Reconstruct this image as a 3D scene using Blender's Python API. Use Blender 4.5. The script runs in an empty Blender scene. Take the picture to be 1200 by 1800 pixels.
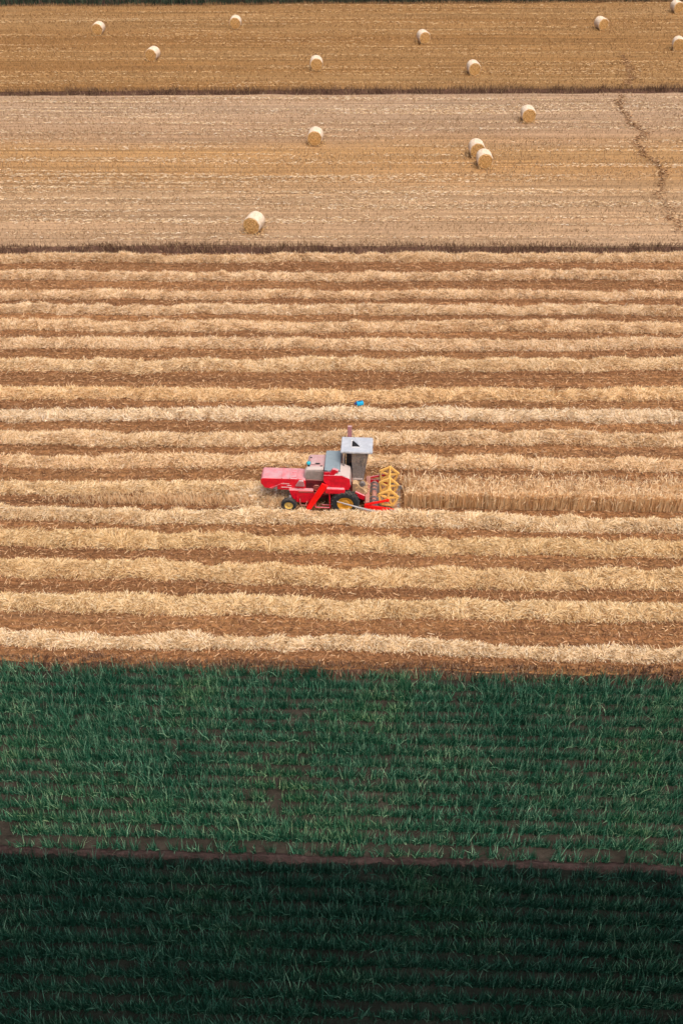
import bpy, bmesh, math, random
import numpy as np
from mathutils import Vector, Matrix

R = math.radians
rng = np.random.default_rng(7)
random.seed(7)
scn = bpy.context.scene
C = scn.collection

# ------------------------------------------------------------------ camera
PITCH, CAM_H = R(39.1), 31.3
cam_d = bpy.data.cameras.new('camera')
cam_d.sensor_fit = 'VERTICAL'
cam_d.sensor_height = 36.0
cam_d.lens = 36.0
cam_d.clip_start, cam_d.clip_end = 0.5, 6000
cam = bpy.data.objects.new('camera', cam_d)
C.objects.link(cam)
cam.location = (0, 0, CAM_H)
cam.rotation_euler = (R(90) - PITCH, 0, 0)
scn.camera = cam

# ------------------------------------------------------------------ sky and sun
SUN_EL, SUN_AZ = R(66), R(150)          # azimuth from +Y towards +X (high, behind the camera)
world = bpy.data.worlds.new('World')
scn.world = world
world.use_nodes = True
wn = world.node_tree.nodes
sky = wn.new('ShaderNodeTexSky')
sky.sky_type = 'NISHITA'
sky.sun_disc = False
sky.sun_elevation = SUN_EL
sky.sun_rotation = SUN_AZ
sky.altitude = 100
sky.air_density = 0.5
sky.dust_density = 9.0
sky.ozone_density = 0.6
world.node_tree.links.new(sky.outputs[0], wn['Background'].inputs[0])
wn['Background'].inputs[1].default_value = 0.14
sun_d = bpy.data.lights.new('sun', 'SUN')
sun_d.energy = 1.2
sun_d.angle = R(35)
sun_d.color = (1.0, 0.93, 0.80)
sun = bpy.data.objects.new('sun', sun_d)
C.objects.link(sun)
sdir = Vector((math.sin(SUN_AZ) * math.cos(SUN_EL), math.cos(SUN_AZ) * math.cos(SUN_EL), math.sin(SUN_EL)))
sun.rotation_euler = sdir.to_track_quat('Z', 'Y').to_euler()
sun.location = sdir * 60

vs = scn.view_settings
vs.view_transform = 'Standard'
vs.look = 'None'
vs.exposure = 0.3
vs.gamma = 1.0
vs.use_curve_mapping = False

# ------------------------------------------------------------------ helpers
def link(o, parent=None):
    C.objects.link(o)
    if parent is not None:
        o.parent = parent
    return o

def tag(o, label=None, cat=None, group=None, kind=None):
    if label: o['label'] = label
    if cat: o['category'] = cat
    if group: o['group'] = group
    if kind: o['kind'] = kind
    return o

def empty(name, loc=(0, 0, 0), rz=0.0):
    o = bpy.data.objects.new(name, None)
    o.empty_display_size = 0.3
    C.objects.link(o)
    o.location = loc
    o.rotation_euler = (0, 0, rz)
    return o

def np_mesh(name, verts, faces, mat, smooth=False):
    """verts (N,3); faces (M,k) all with the same corner count"""
    me = bpy.data.meshes.new(name)
    verts = np.ascontiguousarray(verts, dtype=np.float32)
    faces = np.ascontiguousarray(faces, dtype=np.int32)
    m, k = faces.shape
    me.vertices.add(len(verts)); me.vertices.foreach_set('co', verts.ravel())
    me.loops.add(m * k); me.loops.foreach_set('vertex_index', faces.ravel())
    me.polygons.add(m)
    me.polygons.foreach_set('loop_start', np.arange(0, m * k, k, dtype=np.int32))
    if smooth:
        me.polygons.foreach_set('use_smooth', np.ones(m, dtype=bool))
    me.materials.append(mat)
    me.update(calc_edges=True)
    return me

def np_obj(name, verts, faces, mat, parent=None, smooth=False):
    return link(bpy.data.objects.new(name, np_mesh(name, verts, faces, mat, smooth)), parent)

def bm_obj(name, bm, mat, parent=None, smooth=False, bevel=0.0, segs=2):
    bmesh.ops.recalc_face_normals(bm, faces=bm.faces)
    me = bpy.data.meshes.new(name)
    bm.to_mesh(me); bm.free()
    me.materials.append(mat)
    if smooth:
        for p in me.polygons: p.use_smooth = True
    o = link(bpy.data.objects.new(name, me), parent)
    if bevel:
        b = o.modifiers.new('bevel', 'BEVEL')
        b.width = bevel; b.segments = segs; b.limit_method = 'ANGLE'; b.angle_limit = R(40)
    return o

def add_box(bm, x0, x1, y0, y1, z0, z1):
    v = [bm.verts.new(p) for p in ((x0,y0,z0),(x1,y0,z0),(x1,y1,z0),(x0,y1,z0),(x0,y0,z1),(x1,y0,z1),(x1,y1,z1),(x0,y1,z1))]
    for f in ((0,3,2,1),(4,5,6,7),(0,1,5,4),(1,2,6,5),(2,3,7,6),(3,0,4,7)):
        bm.faces.new([v[i] for i in f])
    return v

def add_prism(bm, prof, y0, y1):
    """prof: list of (x,z), extruded along y"""
    a = [bm.verts.new((x, y0, z)) for x, z in prof]
    b = [bm.verts.new((x, y1, z)) for x, z in prof]
    n = len(prof)
    bm.faces.new(a); bm.faces.new(list(reversed(b)))
    for i in range(n):
        bm.faces.new((a[i], b[i], b[(i+1) % n], a[(i+1) % n]))

def add_loft(bm, secs):
    """secs: list of closed rings (lists of 3D points) with equal count"""
    rings = [[bm.verts.new(p) for p in s] for s in secs]
    n = len(rings[0])
    for r0, r1 in zip(rings[:-1], rings[1:]):
        for i in range(n):
            bm.faces.new((r0[i], r0[(i+1) % n], r1[(i+1) % n], r1[i]))
    bm.faces.new(rings[0]); bm.faces.new(list(reversed(rings[-1])))

def add_tube(bm, p, q, r0, r1=None, n=8):
    r1 = r0 if r1 is None else r1
    p, q = Vector(p), Vector(q)
    d = (q - p).normalized()
    u = d.orthogonal().normalized(); w = d.cross(u)
    ring = lambda c, r: [c + (u * math.cos(2*math.pi*k/n) + w * math.sin(2*math.pi*k/n)) * r for k in range(n)]
    add_loft(bm, [ring(p, r0), ring(q, r1)])

def add_bar(bm, p, q, a, b, up=(0, 0, 1)):
    """rectangular bar, a across, b along 'up'"""
    p, q = Vector(p), Vector(q)
    d = (q - p).normalized()
    u = d.cross(Vector(up)).normalized(); w = u.cross(d)
    ring = lambda c: [c + u*a/2 + w*b/2, c - u*a/2 + w*b/2, c - u*a/2 - w*b/2, c + u*a/2 - w*b/2]
    add_loft(bm, [ring(p), ring(q)])

def add_lathe_y(bm, prof, cx, cz, n=40):
    """prof: list of (r, y); revolved round an axis parallel to y"""
    rings = []
    for r, y in prof:
        rings.append([bm.verts.new((cx + r*math.cos(2*math.pi*k/n), y, cz + r*math.sin(2*math.pi*k/n))) for k in range(n)])
    for a, b in zip(rings[:-1], rings[1:]):
        for i in range(n):
            bm.faces.new((a[i], a[(i+1) % n], b[(i+1) % n], b[i]))
    return rings

# value noise
_perm = rng.random((512, 512))
def vnoise(x, y):
    x = np.asarray(x, float); y = np.asarray(y, float)
    xi, yi = np.floor(x).astype(int), np.floor(y).astype(int)
    fx, fy = x - xi, y - yi
    fx, fy = fx*fx*(3-2*fx), fy*fy*(3-2*fy)
    a = _perm[xi % 512, yi % 512]; b = _perm[(xi+1) % 512, yi % 512]
    c = _perm[xi % 512, (yi+1) % 512]; d = _perm[(xi+1) % 512, (yi+1) % 512]
    return (a*(1-fx)+b*fx)*(1-fy) + (c*(1-fx)+d*fx)*fy
def fbm(x, y, o=3):
    s, a, t = 0.0, 0.5, 0.0
    for k in range(o):
        s = s + a*vnoise(x*2**k + 17.3*k, y*2**k + 5.1*k); t += a; a *= 0.5
    return s / t

def blades(pos, d, length, width, bend=None, segs=1, taper=1.0, flat=0.0):
    """flat strips from pos along d; bend adds droop; returns verts, quads"""
    n = len(pos)
    d = d / np.linalg.norm(d, axis=1, keepdims=True)
    r = rng.normal(size=(n, 3)); r[:, 2] += flat; side = np.cross(d, r)
    side /= np.linalg.norm(side, axis=1, keepdims=True)
    rows = []
    for k in range(segs + 1):
        t = k / segs
        c = pos + d * (length * t)[:, None]
        if bend is not None:
            c = c + bend * (t ** 2)
        w = width * (1 - (1 - taper) * t ** 1.5) * 0.5
        rows += [c + side * w[:, None], c - side * w[:, None]]
    V = np.stack(rows, axis=1).reshape(-1, 3)
    per = 2 * (segs + 1)
    base = (np.arange(n) * per)[:, None]
    F = np.concatenate([base + np.array([[2*k, 2*k+1, 2*k+3, 2*k+2]]) for k in range(segs)], axis=1).reshape(-1, 4)
    return V, F

def join(parts):
    vs_, fs_, off = [], [], 0
    for v, f in parts:
        vs_.append(v); fs_.append(f + off); off += len(v)
    return np.concatenate(vs_), np.concatenate(fs_)

def rand_dirs(n, el_lo, el_hi, az=None, az_sd=None):
    a = rng.uniform(0, 2*np.pi, n) if az is None else az + rng.normal(0, az_sd, n) + np.pi*rng.integers(0, 2, n)
    e = np.radians(rng.uniform(el_lo, el_hi, n))
    return np.stack([np.cos(a)*np.cos(e), np.sin(a)*np.cos(e), np.sin(e)], axis=1)

# ------------------------------------------------------------------ materials
def new_mat(name, rough=0.85):
    m = bpy.data.materials.new(name)
    m.use_nodes = True
    nt = m.node_tree
    b = nt.nodes['Principled BSDF']
    b.inputs['Roughness'].default_value = rough
    b.inputs['Specular IOR Level'].default_value = 0.25
    return m, nt, b

def ramp(nt, stops):
    r = nt.nodes.new('ShaderNodeValToRGB')
    e = r.color_ramp.elements
    while len(e) < len(stops): e.new(0.5)
    for el, (p, c) in zip(e, stops):
        el.position = p; el.color = (*c, 1)
    return r

def noise(nt, vec, scale, mapping=None, detail=4, rough=0.6):
    if mapping is not None:
        mp = nt.nodes.new('ShaderNodeMapping'); mp.inputs['Scale'].default_value = mapping
        nt.links.new(vec, mp.inputs[0]); vec = mp.outputs[0]
    n = nt.nodes.new('ShaderNodeTexNoise')
    n.inputs['Scale'].default_value = scale; n.inputs['Detail'].default_value = detail; n.inputs['Roughness'].default_value = rough
    nt.links.new(vec, n.inputs['Vector'])
    return n.outputs['Fac']

def mixc(nt, mode, fac, a, b):
    m = nt.nodes.new('ShaderNodeMix'); m.data_type = 'RGBA'; m.blend_type = mode
    for s, v in ((m.inputs[0], fac), (m.inputs[6], a), (m.inputs[7], b)):
        if hasattr(v, 'is_linked') or isinstance(v, bpy.types.NodeSocket): nt.links.new(v, s)
        else: s.default_value = v if not isinstance(v, tuple) else (*v, 1)
    return m.outputs[2]

def field_mat(name, bands, streak, grain=(0.55, 1.35), bscale=0.16, across=None):
    """a cut field: bands across the view, finer streaks along the drilling direction, grain"""
    m, nt, b = new_mat(name, 0.95)
    tc = nt.nodes.new('ShaderNodeTexCoord').outputs['Object']
    r1 = ramp(nt, bands); nt.links.new(noise(nt, tc, bscale, (0.05, 1.0, 1.0), 5, 0.65), r1.inputs[0])
    r2 = ramp(nt, [(0.32, (0.62,)*3), (0.5, (1.0,)*3), (0.66, (streak,)*3)])  # straw streaks; the dark end also paints in furrow shadow lines
    nt.links.new(noise(nt, tc, 1.0, (0.03, 2.6, 1.0), 5, 0.7), r2.inputs[0])
    c = r1.outputs[0]
    if across:                          # strips cut at different times ripened to different tones
        y0, y1, stops = across
        sp = nt.nodes.new('ShaderNodeSeparateXYZ'); nt.links.new(tc, sp.inputs[0])
        wob = nt.nodes.new('ShaderNodeMath'); wob.operation = 'MULTIPLY_ADD'; wob.inputs[1].default_value = 7.0
        nt.links.new(noise(nt, tc, 0.35, (0.12, 1.0, 1.0), 4), wob.inputs[0]); nt.links.new(sp.outputs[1], wob.inputs[2])
        mr = nt.nodes.new('ShaderNodeMapRange'); mr.inputs[1].default_value = y0 + 3.5; mr.inputs[2].default_value = y1 + 3.5
        nt.links.new(wob.outputs[0], mr.inputs[0])
        ra = ramp(nt, stops); nt.links.new(mr.outputs[0], ra.inputs[0])
        c = mixc(nt, 'MIX', 0.7, c, ra.outputs[0])
    c = mixc(nt, 'MULTIPLY', 1.0, c, r2.outputs[0])
    r3 = ramp(nt, [(0.3, (grain[0],)*3), (0.7, (grain[1],)*3)])
    g = noise(nt, tc, 5.0, (0.8, 1.6, 1.0), 4, 0.75)
    nt.links.new(g, r3.inputs[0])
    c = mixc(nt, 'MULTIPLY', 1.0, c, r3.outputs[0])
    nt.links.new(c, b.inputs['Base Color'])
    bp = nt.nodes.new('ShaderNodeBump'); bp.inputs['Strength'].default_value = 0.8; bp.inputs['Distance'].default_value = 0.12
    nt.links.new(g, bp.inputs['Height']); nt.links.new(bp.outputs[0], b.inputs['Normal'])
    return m

def blade_mat(name, stops, rough=0.8, patch=None, patch_map=(0.12, 0.5, 1), transl=0.0, spec=0.25):
    """straw or leaves: every island gets a colour of its own; object colour tints the whole"""
    m, nt, b = new_mat(name, rough)
    b.inputs['Specular IOR Level'].default_value = spec
    geo = nt.nodes.new('ShaderNodeNewGeometry')
    r = ramp(nt, stops); nt.links.new(geo.outputs['Random Per Island'], r.inputs[0])
    oi = nt.nodes.new('ShaderNodeObjectInfo')
    c = mixc(nt, 'MULTIPLY', 1.0, r.outputs[0], oi.outputs['Color'])
    if patch:
        tc = nt.nodes.new('ShaderNodeTexCoord').outputs['Object']
        rp = ramp(nt, patch); nt.links.new(noise(nt, tc, 1.0, patch_map, 3, 0.55), rp.inputs[0])
        c = mixc(nt, 'MULTIPLY', 1.0, c, rp.outputs[0])
    nt.links.new(c, b.inputs['Base Color'])
    if transl:
        t = nt.nodes.new('ShaderNodeBsdfTranslucent'); nt.links.new(c, t.inputs[0])
        mx = nt.nodes.new('ShaderNodeMixShader'); mx.inputs[0].default_value = transl
        nt.links.new(b.outputs[0], mx.inputs[1]); nt.links.new(t.outputs[0], mx.inputs[2])
        nt.links.new(mx.outputs[0], nt.nodes['Material Output'].inputs[0])
    return m

def soil_mat(name, dark, light, scale=2.5):
    m, nt, b = new_mat(name, 0.95)
    tc = nt.nodes.new('ShaderNodeTexCoord').outputs['Object']
    b.inputs['Specular IOR Level'].default_value = 0.08
    r = ramp(nt, [(0.3, dark), (0.7, light)])
    n1 = noise(nt, tc, scale, (0.6, 1.0, 1.0), 8, 0.7)
    nt.links.new(n1, r.inputs[0])
    n2 = noise(nt, tc, 0.35, None, 3)
    r2 = ramp(nt, [(0.35, (0.7,)*3), (0.65, (1.25,)*3)]); nt.links.new(n2, r2.inputs[0])
    nt.links.new(mixc(nt, 'MULTIPLY', 1.0, r.outputs[0], r2.outputs[0]), b.inputs['Base Color'])
    bp = nt.nodes.new('ShaderNodeBump'); bp.inputs['Strength'].default_value = 1.0; bp.inputs['Distance'].default_value = 0.1
    nt.links.new(n1, bp.inputs['Height']); nt.links.new(bp.outputs[0], b.inputs['Normal'])
    return m

def paint(name, col, rough=0.45, dust=None, dust_lo=0.35, dust_hi=0.85, grime=0.35, metal=0.0):
    """paint with settled dust on surfaces that face up, and patchy grime"""
    m, nt, b = new_mat(name, rough)
    b.inputs['Metallic'].default_value = metal
    b.inputs['Specular IOR Level'].default_value = 0.4
    tc = nt.nodes.new('ShaderNodeTexCoord').outputs['Object']
    r = ramp(nt, [(0.35, (1 - grime,)*3), (0.62, (1.0,)*3)])
    nt.links.new(noise(nt, tc, 4.0, None, 6, 0.7), r.inputs[0])
    c = mixc(nt, 'MULTIPLY', 1.0, col, r.outputs[0])
    if dust:
        geo = nt.nodes.new('ShaderNodeNewGeometry')
        sx = nt.nodes.new('ShaderNodeSeparateXYZ'); nt.links.new(geo.outputs['True Normal'], sx.inputs[0])
        mr = nt.nodes.new('ShaderNodeMapRange'); mr.inputs[1].default_value = dust_lo; mr.inputs[2].default_value = dust_hi
        nt.links.new(sx.outputs[2], mr.inputs[0])
        dn = ramp(nt, [(0.3, (0.42,)*3), (0.72, (0.98,)*3)]); nt.links.new(noise(nt, tc, 3.0, None, 7, 0.75), dn.inputs[0])
        mu = nt.nodes.new('ShaderNodeMath'); mu.operation = 'MULTIPLY'
        nt.links.new(mr.outputs[0], mu.inputs[0]); nt.links.new(dn.outputs[0], mu.inputs[1])
        c = mixc(nt, 'MIX', mu.outputs[0], c, dust)
        rr = nt.nodes.new('ShaderNodeMapRange'); rr.inputs[3].default_value = rough; rr.inputs[4].default_value = 0.95
        nt.links.new(mu.outputs[0], rr.inputs[0]); nt.links.new(rr.outputs[0], b.inputs['Roughness'])
    nt.links.new(c, b.inputs['Base Color'])
    return m

M = {}
M['soil_base'] = soil_mat('dark soil', (0.030, 0.018, 0.013), (0.085, 0.050, 0.036))
M['bank'] = soil_mat('bank soil', (0.06, 0.032, 0.022), (0.14, 0.078, 0.055), 3.0)
M['crop_soil'] = soil_mat('crop soil', (0.022, 0.019, 0.015), (0.056, 0.047, 0.038), 3.5)
M['crop_soil_painted_dark'] = soil_mat('crop soil with painted shade', (0.004, 0.006, 0.005), (0.012, 0.014, 0.012), 3.5)  # bottom vignette and bank shade put into the soil colour
M['path'] = soil_mat('trodden earth', (0.018, 0.012, 0.011), (0.062, 0.041, 0.039), 5.0)
M['field_main'] = field_mat('combed stubble field', [(0.25, (0.17, 0.078, 0.035)), (0.45, (0.245, 0.117, 0.049)), (0.6, (0.315, 0.157, 0.064)), (0.78, (0.22, 0.122, 0.066))], 1.35, (0.4, 1.5), bscale=0.5)
M['field_mid'] = field_mat('pale stubble field', [(0.32, (0.33, 0.175, 0.068)), (0.44, (0.36, 0.21, 0.098)), (0.55, (0.37, 0.235, 0.125)), (0.68, (0.42, 0.285, 0.17))], 1.4, (0.62, 1.3), across=(68, 103, [(0.0, (0.40, 0.275, 0.175)), (0.28, (0.40, 0.265, 0.15)), (0.42, (0.40, 0.225, 0.088)), (0.55, (0.41, 0.235, 0.09)), (0.68, (0.36, 0.24, 0.15)), (1.0, (0.41, 0.295, 0.20))]))
M['field_far'] = field_mat('golden stubble field', [(0.32, (0.23, 0.115, 0.036)), (0.45, (0.28, 0.15, 0.052)), (0.6, (0.30, 0.175, 0.07)), (0.7, (0.34, 0.21, 0.095))], 1.3, (0.62, 1.3))
M['stubble'] = blade_mat('stubble stalks', [(0.0, (0.115, 0.053, 0.024)), (0.45, (0.265, 0.132, 0.061)), (0.8, (0.44, 0.258, 0.128)), (1.0, (0.64, 0.45, 0.26))])
M['stubble_pale'] = blade_mat('pale stubble stalks', [(0.0, (0.21, 0.12, 0.057)), (0.4, (0.31, 0.20, 0.105)), (0.8, (0.42, 0.30, 0.175)), (1.0, (0.62, 0.49, 0.33))])
M['straw'] = blade_mat('loose straw', [(0.0, (0.26, 0.145, 0.06)), (0.18, (0.57, 0.385, 0.195)), (0.46, (0.85, 0.66, 0.42)), (0.85, (0.92, 0.79, 0.585)), (1.0, (0.93, 0.87, 0.74))], transl=0.2)
M['straw_core'] = soil_mat('packed straw', (0.30, 0.165, 0.075), (0.56, 0.36, 0.19), 6.0)
M['wheat'] = blade_mat('ripe wheat stalks', [(0.0, (0.36, 0.22, 0.12)), (0.2, (0.72, 0.53, 0.33)), (0.5, (0.92, 0.75, 0.53)), (1.0, (0.95, 0.86, 0.70))], transl=0.45)
M['crop'] = blade_mat('green leaf blades', [(0.0, (0.006, 0.045, 0.026)), (0.4, (0.016, 0.082, 0.05)), (0.64, (0.045, 0.15, 0.10)), (0.83, (0.20, 0.32, 0.24)), (1.0, (0.50, 0.51, 0.38))],
                    0.6, [(0.3, (0.6, 0.76, 0.76)), (0.5, (1.0, 1.0, 1.0)), (0.7, (1.5, 1.22, 0.98))], (0.25, 0.3, 1), transl=0.25, spec=0.15)
M['margin'] = blade_mat('dry margin grass', [(0.0, (0.075, 0.038, 0.024)), (0.5, (0.17, 0.092, 0.055)), (0.9, (0.30, 0.19, 0.11)), (1.0, (0.40, 0.28, 0.15))])
M['far_crop'] = blade_mat('far dark crop', [(0.0, (0.012, 0.022, 0.014)), (0.6, (0.03, 0.05, 0.028)), (1.0, (0.07, 0.09, 0.05))])

DUST = (0.50, 0.37, 0.40)
M['red'] = paint('red paint', (0.76, 0.006, 0.026), 0.48, DUST, grime=0.34)
M['red_bright'] = paint('bright red paint', (0.90, 0.004, 0.004), 0.42, None, grime=0.08)
M['red_dusty'] = paint('dusty red paint', (0.36, 0.05, 0.045), 0.7, (0.48, 0.26, 0.20), -0.2, 0.7, 0.4)
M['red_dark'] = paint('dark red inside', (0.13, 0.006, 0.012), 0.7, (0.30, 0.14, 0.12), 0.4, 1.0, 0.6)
M['deck'] = paint('dusty deck', (0.42, 0.13, 0.14), 0.8, (0.50, 0.38, 0.38), -0.2, 0.5, 0.3)
M['grey_blue'] = paint('blue grey sheet', (0.18, 0.24, 0.28), 0.6, (0.24, 0.30, 0.34), 0.3, 0.9, 0.3)
M['roof'] = paint('pale cab roof', (0.62, 0.64, 0.68), 0.5, (0.36, 0.40, 0.46), 0.3, 0.9, 0.45)
M['white'] = paint('white paint', (0.75, 0.75, 0.75), 0.5, None, grime=0.1)
M['screen'] = paint('grey brown screen', (0.33, 0.28, 0.25), 0.85, None, grime=0.3)
M['dusty_light'] = paint('dusty light sheet', (0.50, 0.42, 0.39), 0.8, (0.55, 0.46, 0.43), 0.2, 0.8, 0.2)
M['straw_sheet'] = paint('chaff covered sheet', (0.46, 0.30, 0.17), 0.95, (0.55, 0.39, 0.23), 0.1, 0.6, 0.4)
M['post'] = paint('cab posts', (0.22, 0.19, 0.18), 0.6, None, grime=0.4)
M['black'] = paint('black plastic', (0.015, 0.015, 0.018), 0.6, None, grime=0.2)
M['tyre'] = paint('rubber', (0.020, 0.024, 0.028), 0.85, (0.12, 0.10, 0.08), 0.3, 1.3, 0.4)
M['rim'] = paint('yellow rim', (0.72, 0.36, 0.03), 0.5, None, grime=0.25)
M['rim_pale'] = paint('pale yellow rim', (0.68, 0.48, 0.13), 0.5, None, grime=0.25)
M['reel'] = paint('yellow reel paint', (0.86, 0.50, 0.13), 0.6, None, grime=0.15)
M['bat'] = paint('wooden bat', (0.17, 0.10, 0.055), 0.8, None, grime=0.3)
M['steel'] = paint('dull steel', (0.36, 0.36, 0.38), 0.45, (0.42, 0.38, 0.34), 0.2, 1.0, 0.3, metal=0.3)
M['cyan'] = paint('turquoise plastic', (0.02, 0.42, 0.52), 0.4, None, grime=0.1)
M['blue'] = paint('bright blue plastic', (0.01, 0.42, 0.75), 0.4, None, grime=0.15)
M['navy'] = paint('dark blue plastic', (0.01, 0.03, 0.16), 0.5, None, grime=0.15)
def glass_mat():
    m, nt, b = new_mat('dusty glass', 0.15)
    t = nt.nodes.new('ShaderNodeBsdfTransparent'); t.inputs[0].default_value = (0.80, 0.80, 0.80, 1)
    tc = nt.nodes.new('ShaderNodeTexCoord').outputs['Object']
    r = ramp(nt, [(0.35, (0.22,)*3), (0.7, (0.5,)*3)]); nt.links.new(noise(nt, tc, 3.5, None, 5, 0.7), r.inputs[0])
    b.inputs['Base Color'].default_value = (0.36, 0.31, 0.28, 1)
    mx = nt.nodes.new('ShaderNodeMixShader'); nt.links.new(r.outputs[0], mx.inputs[0])
    nt.links.new(t.outputs[0], mx.inputs[1]); nt.links.new(b.outputs[0], mx.inputs[2])
    nt.links.new(mx.outputs[0], nt.nodes['Material Output'].inputs[0])
    return m
M['glass'] = glass_mat()
def bale_mats():
    m, nt, b = new_mat('bale net wrap', 0.8)
    tc = nt.nodes.new('ShaderNodeTexCoord').outputs['Object']
    n1 = noise(nt, tc, 7.0, (1, 0.35, 1), 6, 0.7)
    r = ramp(nt, [(0.3, (0.54, 0.40, 0.26)), (0.62, (0.78, 0.66, 0.52))]); nt.links.new(n1, r.inputs[0])
    nt.links.new(r.outputs[0], b.inputs['Base Color'])
    bp = nt.nodes.new('ShaderNodeBump'); bp.inputs['Strength'].default_value = 0.5; bp.inputs['Distance'].default_value = 0.04
    nt.links.new(n1, bp.inputs['Height']); nt.links.new(bp.outputs[0], b.inputs['Normal'])
    m2, nt, b = new_mat('rolled straw end', 0.95)
    tc = nt.nodes.new('ShaderNodeTexCoord').outputs['Object']
    n1 = noise(nt, tc, 6.0, None, 6, 0.75)
    r = ramp(nt, [(0.3, (0.30, 0.155, 0.045)), (0.5, (0.56, 0.345, 0.125)), (0.7, (0.76, 0.53, 0.26))]); nt.links.new(n1, r.inputs[0])
    nt.links.new(r.outputs[0], b.inputs['Base Color'])
    bp = nt.nodes.new('ShaderNodeBump'); bp.inputs['Strength'].default_value = 0.8; bp.inputs['Distance'].default_value = 0.05
    nt.links.new(n1, bp.inputs['Height']); nt.links.new(bp.outputs[0], b.inputs['Normal'])
    return m, m2
M['wrap'], M['bale_end'] = bale_mats()

# ------------------------------------------------------------------ the ground
def grid(name, x0, x1, nx, yfun0, yfun1, ny, zfun, mat):
    u = np.linspace(x0, x1, nx); v = np.linspace(0, 1, ny)
    X, Vv = np.meshgrid(u, v)
    Y = yfun0(X) * (1 - Vv) + yfun1(X) * Vv
    Z = zfun(X, Y, Vv)
    verts = np.stack([X, Y, Z], -1).reshape(-1, 3)
    i = (np.arange(ny - 1)[:, None] * nx + np.arange(nx - 1)[None, :]).ravel()
    faces = np.stack([i, i + 1, i + nx + 1, i + nx], 1)
    return np_obj(name, verts, faces, mat, smooth=True)

DITCH = -0.55
g = np_obj('ground', np.array([[-1500, -600, DITCH], [1500, -600, DITCH], [1500, 2500, DITCH], [-1500, 2500, DITCH]], float), np.array([[0, 1, 2, 3]]), M['soil_base'])
tag(g, 'dark soil ground running under and around all the fields', 'ground', kind='structure')

def line(yl, yr, x0, x1):               # straight border through two points
    return lambda x: yl + (yr - yl) * (x - x0) / (x1 - x0)
def ragged(f, amp, sx, seed):
    return lambda x: f(x) + amp * (fbm(np.asarray(x) * sx + seed, np.full_like(np.asarray(x, float), seed), 3) - 0.5) * 2

# borders (metres)
e_main_near = ragged(line(28.92, 28.12, -13, 13), 0.16, 1.1, 3)
e_main_far = ragged(line(67.3, 67.3, -20, 20), 0.15, 0.4, 9)
e_mid_near = ragged(line(68.4, 68.4, -20, 20), 0.25, 0.4, 12)
e_mid_far = ragged(line(102.5, 103.5, -30, 30), 0.2, 0.3, 15)
e_far_near = ragged(line(103.8, 104.8, -30, 30), 0.3, 0.3, 18)
e_far_far = ragged(line(137.6, 139.9, -40, 40), 0.4, 0.3, 21)
e_c1_near = ragged(line(20.22, 19.47, -11.5, 11.5), 0.1, 0.7, 24)
e_c1_far = ragged(line(28.45, 27.65, -13, 13), 0.1, 0.6, 27)
e_p_near = ragged(line(20.02, 19.27, -11.5, 11.5), 0.08, 0.8, 30)
e_p_far = ragged(line(20.42, 19.67, -11.5, 11.5), 0.08, 0.8, 33)
e_c2_far = ragged(line(19.85, 19.1, -11.5, 11.5), 0.08, 0.7, 36)

fz = lambda x, y: (fbm(x * 0.15, y * 0.35, 3) - 0.5) * 0.10 + (fbm(x * 0.3 + 40, y * 2.2, 2) - 0.5) * 0.05
f_main = grid('stubble_field', -46, 46, 320, e_main_near, e_main_far, 420, lambda X, Y, V: fz(X, Y) - 0.14 * np.exp(-((Y - e_main_near(X)) / 0.22) ** 2), M['field_main'])
tag(f_main, 'brown stubble ground with straw windrows and the red harvester on it', 'field', kind='structure')
f_mid = grid('stubble_field', -62, 62, 220, e_mid_near, e_mid_far, 180, lambda X, Y, V: fz(X, Y) - 0.03 * (V > 0.995), M['field_mid'])
tag(f_mid, 'pale tan cleared stubble field between the two dark ditches', 'field', kind='structure')
f_far = grid('stubble_field', -85, 85, 220, e_far_near, e_far_far, 160, lambda X, Y, V: fz(X, Y), M['field_far'])
tag(f_far, 'golden brown stubble field beyond the farther dark ditch', 'field', kind='structure')
c1 = grid('crop_soil', -26, 26, 200, e_c1_near, e_c1_far, 90, lambda X, Y, V: -0.22 + (fbm(X * 1.3, Y * 1.8, 3) - 0.5) * 0.16, M['crop_soil'])
tag(c1, 'grey brown soil showing through the upper green crop plot', 'soil', kind='structure')
c2 = grid('crop_soil', -26, 26, 200, lambda x: np.full_like(x, 6.0), e_c2_far, 140, lambda X, Y, V: -0.42 + (fbm(X * 1.3, Y * 1.8, 3) - 0.5) * 0.16, M['crop_soil_painted_dark'])
tag(c2, 'soil under the lowest green crop plot, vignette darkening painted into it', 'soil', kind='structure')
pth = grid('earth_path', -26, 26, 1000, lambda x: e_p_near(x) - 0.05, lambda x: e_p_far(x) + 0.02, 24, lambda X, Y, V: -0.25 + 0.12 * np.exp(-((V - 0.5) / 0.26) ** 2) - 0.16 * np.clip(1 - V / 0.2, 0, 1) + (fbm(X * 1.2, Y * 2, 2) - 0.5) * 0.12 + (fbm(X * 6, Y * 7, 3) - 0.5) * 0.12 - 0.08 * np.clip((V - 0.85) / 0.15, 0, 1), M['path'])
tag(pth, 'narrow bare purplish earth ridge between the two green plots', 'path', kind='structure')

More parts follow.
